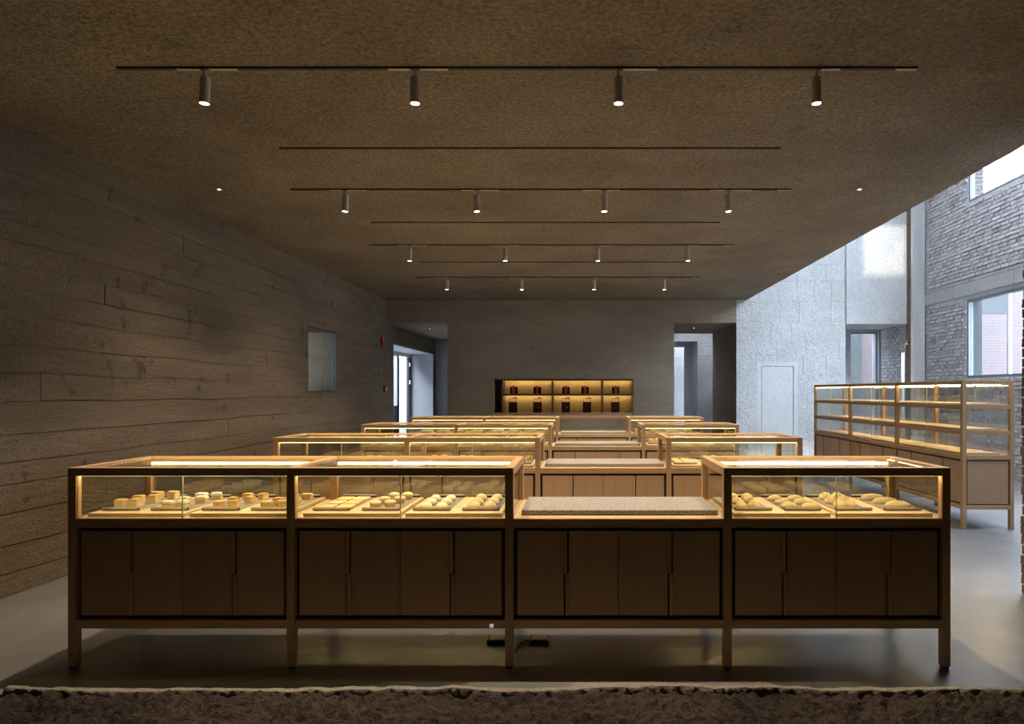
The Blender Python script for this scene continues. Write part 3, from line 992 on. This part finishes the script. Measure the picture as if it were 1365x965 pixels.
# ------------------------------------------------------------------ tall shelf unit by the brick wall
SL, SDp = 4.80, 0.572
SP = [0.023 + (SL - 0.046) / 3 * k for k in range(4)]
ZL = [(0.222, 0.268), (0.772, 0.824), (1.049, 1.095), (1.332, 1.380), (1.604, 1.650)]
su = thing('shelf_unit', 'tall three-tier glazed oak shelf unit standing by the brick wall', 'shelf unit', (4.218, 12.34, 0), -PI / 2)
for c_ in SP:
    for y in (0, SDp - T):
        box('post', (c_ - T / 2, y, 0), (c_ + T / 2, y + T, ZL[-1][1]), 'oak_upright', su, BV)
    for (a, b) in ZL:
        box('cross_rail', (c_ - T / 2, T, a), (c_ + T / 2, SDp - T, b), 'oak_upright', su, BV)
for k in range(3):
    a, b = SP[k] + T / 2, SP[k + 1] - T / 2
    for (za, zb) in ZL:
        for y in (0, SDp - T):
            box('rail', (a, y, za), (b, y + T, zb), 'oak_along', su, BV)
    add_doors(su, a, b, ZL[0][1], ZL[1][0])
    box('rear_panel', (a, SDp - 0.04, ZL[0][1]), (b, SDp - 0.02, ZL[1][0]), 'oak_door', su)
    for t in range(3):
        z0, z1 = ZL[t + 1][1], ZL[t + 2][0]
        box('shelf_board', (a, T, z0 - 0.03), (b, SDp - T, z0 - 0.001), 'oak_board', su)
        glaze_bay(su, a, b, z0, z1, SDp, t == 2)
        box('led_strip', (a + 0.01, SDp - T - 0.013, z1 + 0.001), (b - 0.01, SDp - T - 0.0005, z1 + 0.014), 'led_glow', su)
        if t == 2:
            box('led_strip', (a + 0.01, 0.032, z1 - 0.008), (b - 0.01, T, z1 - 0.0005), 'led_glow', su)
for t in range(3):
    z0, z1 = ZL[t + 1][1], ZL[t + 2][0]
    for c_ in (SP[0], SP[3]):
        box('end_pane', (c_ - 0.003, T, z0), (c_ + 0.003, SDp - T, z1), 'clear_glass', su)
for c_, s in ((SP[3] + T / 2, 1), (SP[0] - T / 2, -1)):
    a, b = ZL[0][1], ZL[1][0]
    e0, e1 = sorted((c_ - 0.012 * s, c_ - 0.034 * s))
    box('end_panel', (e0, T + 0.014, a + 0.014), (e1, SDp - T - 0.014, b - 0.014), 'oak_door', su)
    e0, e1 = sorted((c_ - 0.034 * s, c_ - 0.045 * s))
    box('end_lining', (e0, T, a), (e1, SDp - T, b), 'oak_gap_shade', su)  # dark-coloured backing for the shaded outline round the end panel
bm = bmesh.new()
add_box(bm, (-0.37, 0, 0), (0.37, 0.40, 0.016))
bmesh.ops.bevel(bm, geom=bm.edges[:], offset=0.002, segments=1, affect='EDGES')
sb_me = bm_mesh('shelf_tray', bm, 'oak_board')
TIER = ('lowest', 'middle', 'top')
for t in range(3):
    for k in range(3):
        for s in (-1, 1):
            lx = (SP[k] + SP[k + 1]) / 2 + s * 0.385
            props(link('serving_board', sb_me, None, (4.218 + T + 0.012, 12.34 - lx, ZL[t + 1][1]), (0, 0, -PI / 2)),
                  'empty wooden board, %s from the plaster wall, %s tier of the shelf unit' % (('first', 'second', 'third', 'fourth', 'fifth', 'sixth')[k * 2 + (s > 0)], TIER[t]), 'board', 'empty boards, %s tier of the shelf unit' % TIER[t])

# ------------------------------------------------------------------ bag niche in the back wall
nc = thing('wall_niche_shelf', 'lit oak display niche holding dark gift bags in the back wall', 'display niche', (0, YB, 0))
nd = 0.40
t_ = 0.022
box('niche_back', (NX0, nd, NZ0), (NX1, nd + 0.02, NZ1), 'niche_oak', nc)
box('frame_side', (NX0, -0.012, NZ0), (NX0 + 0.035, nd, NZ1), 'niche_oak', nc)
box('frame_side', (NX1 - t_, -0.004, NZ0), (NX1, nd, NZ1), 'niche_dark', nc)
box('frame_top', (NX0 + 0.035, -0.004, NZ1 - t_), (NX1 - t_, nd, NZ1), 'niche_dark', nc)
box('frame_base', (NX0 + 0.035, -0.004, NZ0), (NX1 - t_, nd, NZ0 + 0.06), 'niche_oak', nc)
DV = [(669.5 - VPX) * YB / F_PX, (736.3 - VPX) * YB / F_PX, (803 - VPX) * YB / F_PX]
zb0, zt0 = NZ0 + 0.06, NZ1 - t_
zs = EYE - (525.5 - VPY) * YB / F_PX
for j, d in enumerate(DV):
    box('divider', (d - 0.02, 0.0 if j else 0.02, zb0), (d + 0.02, nd, zt0), 'niche_dark', nc)
box('side_lining', (NX0 + 0.035, 0.03, zb0), (NX0 + 0.045, nd, zt0), 'niche_dark', nc)
box('bay_back', (NX0 + 0.045, nd - 0.01, zb0), (DV[0] - 0.02, nd, zt0), 'niche_dark', nc)
ends = [d for d in DV] + [NX1 - t_ + 0.02]
for j in range(3):
    a, b = ends[j] + 0.02, ends[j + 1] - 0.02
    box('shelf', (a, 0.03, zs - 0.011), (b, nd, zs + 0.011), 'niche_dark', nc)
    for zz in (zt0, zs - 0.011):
        box('lip', (a, 0.03, zz - 0.022), (b, 0.045, zz), 'niche_dark', nc)
        box('led_strip', (a + 0.01, nd - 0.10, zz - 0.010), (b - 0.01, nd - 0.085, zz - 0.0005), 'niche_led_glow', nc)

def bag(upper, w, h):
    me = bmesh.new()
    add_box(me, (-w / 2, -0.045, 0), (w / 2, 0.045, h))
    for v_ in me.verts:
        if v_.co.z > h / 2:
            v_.co.y *= 0.55
    bmesh.ops.bevel(me, geom=me.edges[:], offset=0.004, segments=1, affect='EDGES')
    body = bm_mesh('bag_body', me, 'bag_black' if upper else 'bag_maroon')
    hb = bmesh.new()
    hw = w * (0.40 if upper else 0.46)
    hh = 0.10 if upper else 0.075
    tube(hb, [(-hw, 0, h - 0.01), (-hw, 0, h + hh), (hw, 0, h + hh), (hw, 0, h - 0.01)], 0.0035 if upper else 0.007, 6)
    handle = bm_mesh('handle', hb, 'bag_maroon')
    parts = [('bag_body', body), ('handle', handle)]
    if upper:
        bb = bmesh.new()
        add_box(bb, (-w * 0.17, -0.048, 0.0), (w * 0.17, -0.044, h * 0.98))
        add_box(bb, (-w * 0.17, -0.036, h * 0.9), (w * 0.17, 0.0, h + 0.030))
        parts.append(('red_band', bm_mesh('red_band', bb, 'band_red')))
    else:
        rbm = bmesh.new()
        tp = h + hh
        tube(rbm, [(0.0, 0, tp), (0.02, -0.01, tp + 0.022), (0.045, -0.012, tp + 0.03), (0.07, -0.005, tp + 0.012), (hw, 0, tp)], 0.009, 6)
        lathe(rbm, [(0.004, 0), (0.016, 0.008), (0.016, 0.022), (0.004, 0.030)], 8, (hw - 0.012, 0, tp))
        parts.append(('ribbon', bm_mesh('ribbon', rbm, 'cord_black')))
    return parts
UP, LOW = bag(True, 0.165, 0.150), bag(False, 0.185, 0.235)
PLACE = ['closest to the empty bay', 'second from the empty bay', 'third from the empty bay', 'fourth from the empty bay', 'alone in end bay']
for up, xs, zbase in ((True, (684.8, 716.1, 754.4, 779.9, 820.8), zs + 0.0112), (False, (683.8, 716.4, 754.2, 782.4, 820.2), zb0)):
    for j, px_ in enumerate(xs):
        x = (px_ - VPX) * (YB + 0.17) / F_PX
        b = thing('gift_bag', ('dark gift bag with red band, upper niche shelf, ' if up else 'tall dark gift bag with bow, lower niche shelf, ') + PLACE[j],
                  'gift bag', (x, YB + 0.19, zbase), 0, 'banded gift bags on the upper shelf' if up else 'tall gift bags on the lower shelf')
        for nm, me in (UP if up else LOW):
            link(nm, me, b)
        if not up and j in (1, 2):
            bm = bmesh.new()
            lathe(bm, [(0.008, 0), (0.008, 0.003)], 10)
            bmesh.ops.rotate(bm, verts=bm.verts, cent=(0, 0, 0), matrix=Matrix.Rotation(PI / 2, 3, 'X'))
            link('seal', bm_mesh('seal', bm, 'badge_white'), b, (0.03, -0.040, 0.11))

# ------------------------------------------------------------------ ceiling tracks and spotlights
TRY = [4.245, 6.78, 9.33, 11.95]
SLY = [5.64, 8.10, 10.56]
LX = [-2.34, -1.03, 0.235, 1.467]
NEAR = ['nearest the dark wall', 'second from the dark wall', 'third from the dark wall', 'nearest the daylit void']
ORD = ['first', 'second', 'third', 'fourth']
for i, y in enumerate(TRY):
    tr = thing('ceiling_track', 'long dark lighting track above the %s counter row from the broken ledge' % ORD[i], 'light track', (0, y, ZC), 0, 'lighting tracks on the ceiling')
    box('track_channel', (-2.88, -0.013, -0.012), (2.09, 0.013, 0), 'track_brown', tr)
    rc = random.Random(30 + i)
    for lx in LX:
        for side in (-1, 1):
            if rc.random() < 0.75:
                a = lx + side * 0.03
                b = lx + side * rc.uniform(0.14, 0.24)
                box('track_cover', (min(a, b), -0.012, -0.0145), (max(a, b), 0.012, -0.0122), 'track_cover', tr)
    box('track_cover', (1.96, -0.012, -0.0145), (2.09, 0.012, -0.0122), 'track_cover', tr)
for i, y in enumerate(SLY):
    props(box('ceiling_slot', (-2.485, y - 0.012, ZC - 0.008), (1.65, y + 0.012, ZC + 0.002), 'track_black'),
          'bare dark ceiling track between %s and %s counter rows from the broken ledge' % (ORD[i], ORD[i + 1]), 'light track', 'bare ceiling tracks')

def lamp_meshes():
    out = {}
    bm = bmesh.new(); lathe(bm, [(0.009, 0.0), (0.009, 0.055)], 10); out['stem'] = bm_mesh('stem', bm, 'lamp_grey', False)
    bm = bmesh.new(); lathe(bm, [(0.026, 0.165), (0.0305, 0.158), (0.0305, 0.0), (0.027, 0.0), (0.027, 0.012)], 20, cap=False)
    bmesh.ops.contextual_create(bm, geom=[e for e in bm.edges if all(abs(v_.co.z - 0.165) < 1e-5 for v_ in e.verts)])
    out['lamp_body'] = bm_mesh('lamp_body', bm, 'lamp_grey', False)
    bm = bmesh.new(); lathe(bm, [(0.0268, 0.003), (0.0268, 0.006)], 20); out['lens'] = bm_mesh('lens', bm, 'lens_glow')
    return out
LM = lamp_meshes()
for i, y in enumerate(TRY):
    for j, x in enumerate(LX):
        zt = ZC - 0.012
        r = thing('spotlight', 'grey cylinder spotlight on the %s lit track from the ledge, %s' % (ORD[i], NEAR[j]), 'spotlight', (x, y, zt), 0, 'cylinder spotlights on the ceiling tracks')
        link('stem', LM['stem'], r, (0, 0, -0.055))
        tilt = (-0.10, 0.03, 0.0, 0.10)[j]
        bd_ = link('lamp_body', LM['lamp_body'], r, (0, 0, -0.048 - 0.165), (0, -tilt * 0.4, 0))
        link('lens', LM['lens'], bd_, (0, 0, 0))
        ld = bpy.data.lights.new('spot', 'SPOT')
        ld.energy = SPOT_POWER
        ld.color = (1.0, 0.80, 0.56)
        ld.spot_size = math.radians(108)
        ld.spot_blend = 0.8
        ld.shadow_soft_size = 0.024
        lo_ = bpy.data.objects.new('spot_beam', ld)
        COL.objects.link(lo_)
        lo_.parent = r
        lo_.location = (0, 0, -0.048 - 0.165 - 0.004)
        lo_.rotation_euler = (0, ((0.25 if i in (1, 2) else 0.0), 0.0, 0.0, -0.05)[j], 0)

bm = bmesh.new(); lathe(bm, [(0.03, 0), (0.03, 0.004), (0.02, 0.006)], 16); dl_ring = bm_mesh('trim_ring', bm, 'lamp_grey')
bm = bmesh.new(); lathe(bm, [(0.013, -0.002), (0.013, 0.004)], 16); dl_lens = bm_mesh('lens', bm, 'tiny_lamp_glow')
for x, y, z_, lab in ((-3.59, 6.78, ZC, 'tiny recessed downlight in the ceiling near the dark wall'),
                      (2.77, 6.78, ZC, 'tiny recessed downlight in the ceiling near its free edge'),
                      (-3.60, 16.3, ZH, 'tiny recessed downlight in the glass-door passage'),
                      (2.67, 16.1, ZH, 'tiny recessed downlight in the daylit passage')):
    d = thing('downlight', lab, 'downlight', (x, y, z_ - 0.006), 0, 'tiny recessed downlights')
    link('trim_ring', dl_ring, d)
    link('lens', dl_lens, d)
    ld = bpy.data.lights.new('downlight', 'SPOT')
    ld.energy = (60.0 if x < 0 else 12.0) if z_ < ZC else 6.0
    ld.color = (1.0, 0.88, 0.72)
    ld.spot_size = math.radians(110)
    ld.spot_blend = 0.8
    ld.shadow_soft_size = 0.02
    lo_ = bpy.data.objects.new('downlight_beam', ld)
    COL.objects.link(lo_)
    lo_.parent = d
    lo_.location = (0, 0, -0.006)

# ------------------------------------------------------------------ small fittings
def alarm(y, z_, h, name, label):
    a = thing(name, label, 'fire alarm', (XL, y, z_))
    bm = bmesh.new()
    add_box(bm, (0, -0.06, -h / 2), (0.045, 0.06, h / 2))
    bmesh.ops.bevel(bm, geom=bm.edges[:], offset=0.008, segments=2, affect='EDGES')
    link('housing', bm_mesh('housing', bm, 'alarm_red'), a)
    return a
a = alarm(14.55, EYE + 0.0164 * 66, 0.20, 'alarm_sounder', 'red alarm sounder high on the dark concrete wall')
box('grille', (0.045, -0.035, -0.07), (0.052, 0.035, -0.01), 'band_red', a)
a = alarm(14.75, EYE + 0.0164 * 4.5, 0.14, 'alarm_call_point', 'red alarm call point low on the dark concrete wall')
box('press_plate', (0.045, -0.03, -0.03), (0.050, 0.03, 0.03), 'badge_white', a)

for (px_, lab) in ((663, 'flat black floor socket box behind the counter post'), (719, 'flat black floor socket box with cable under the counter')):
    fy = 4.16
    x = (px_ - VPX) * fy / F_PX
    f = thing('floor_socket', lab, 'socket box', (x, fy, 0))
    bm = bmesh.new()
    add_box(bm, (-0.06, -0.055, 0), (0.06, 0.055, 0.022))
    bmesh.ops.bevel(bm, geom=bm.edges[:], offset=0.005, segments=1, affect='EDGES')
    link('box_body', bm_mesh('box_body', bm, 'black_metal'), f)
    box('lid', (-0.045, -0.04, 0.022), (0.045, 0.04, 0.026), 'lamp_grey', f)
    if px_ > 700:
        bm = bmesh.new()
        pts = [Vector((-0.06, -0.01, 0.010)), Vector((-0.09, -0.015, 0.008)), Vector((-0.115, -0.05, 0.006)), Vector((-0.125, -0.13, 0.006)), Vector((-0.14, -0.22, 0.006)), Vector((-0.15, -0.31, 0.006))]
        tube(bm, pts, 0.005, 6)
        link('cable', bm_mesh('cable', bm, 'cord_black', True), f)

# brass valve and white standpipe at the column
vx, vy = 7.12, 14.80
vz = EYE + (VPY - 459) * vy / F_PX
v_th = thing('brass_valve', 'small brass valve on the dark side of the corner column', 'valve', (vx, vy, vz))
bm = bmesh.new(); tube(bm, [(0, 0, 0), (-0.09, 0, 0)], 0.018, 10); tube(bm, [(-0.05, 0, -0.02), (-0.05, 0, 0.07)], 0.010, 8)
link('valve_body', bm_mesh('valve_body', bm, 'brass', True), v_th)
bm = bmesh.new(); lathe(bm, [(0.004, 0), (0.035, 0.003), (0.035, 0.012), (0.004, 0.016)], 14, (-0.05, 0, 0.07))
link('hand_wheel', bm_mesh('hand_wheel', bm, 'brass', True), v_th)
bm = bmesh.new(); tube(bm, [(-0.09, 0, 0.03), (-0.09, 0, -0.16)], 0.006, 6)
link('drop_pipe', bm_mesh('drop_pipe', bm, 'lamp_grey', True), v_th)
bm = bmesh.new(); tube(bm, [(0, 0, 0), (0, 0, EYE + (VPY - 470) * vy / F_PX)], 0.036, 14)
sp_ = thing('standpipe', 'white vertical pipe standing below the brass valve', 'pipe', (6.985, vy, 0))
link('pipe', bm_mesh('pipe', bm, 'tube_white', True), sp_)
bm = bmesh.new(); lathe(bm, [(0.055, 0), (0.055, 0.015), (0.04, 0.03)], 14)
link('pipe_flange', bm_mesh('pipe_flange', bm, 'tube_white', True), sp_)

# ------------------------------------------------------------------ outside the windows
def outside(name, label, cat, a, b, mat, parts):
    t = thing(name, label, cat, ((a[0] + b[0]) / 2, (a[1] + b[1]) / 2, 0))
    c_ = Vector(t.location)
    box('wall_block', Vector(a) - c_, Vector(b) - c_, mat, t)
    for nm, pa, pb, pm in parts:
        box(nm, Vector(pa) - c_, Vector(pb) - c_, pm, t)
    return t
outside('brick_outbuilding', 'pale red brick block outside the lower brick-wall window', 'building', (10.45, 18.0, 0), (11.24, 19.2, 6.0), 'outside_brick', [('coping', (10.42, 17.97, 6.0), (11.27, 19.23, 6.12), 'outside_pale'), ('plaster_band', (10.45, 17.985, 3.6), (11.24, 18.0, 4.3), 'outside_pale')])
outside('brick_house', 'red brick house outside behind the white post', 'building', (11.47, 18.2, 0), (14.0, 21.0, 6.2), 'outside_brick', [('coping', (11.43, 18.16, 6.2), (14.04, 21.04, 6.3), 'outside_pale'), ('corner_post', (11.36, 18.1, 0), (11.44, 18.18, 6.2), 'tube_white')])
outside('garden_wall_house', 'pale and pink brick house outside the tall recess window', 'building', (9.10, 22.2, 0), (10.2, 24.0, 8.0), 'outside_brick', [('render_strip', (8.3, 22.1, 0), (9.10, 23.9, 8.0), 'outside_pale'), ('roof_edge', (8.25, 22.05, 8.0), (10.25, 24.05, 8.15), 'outside_pale')])
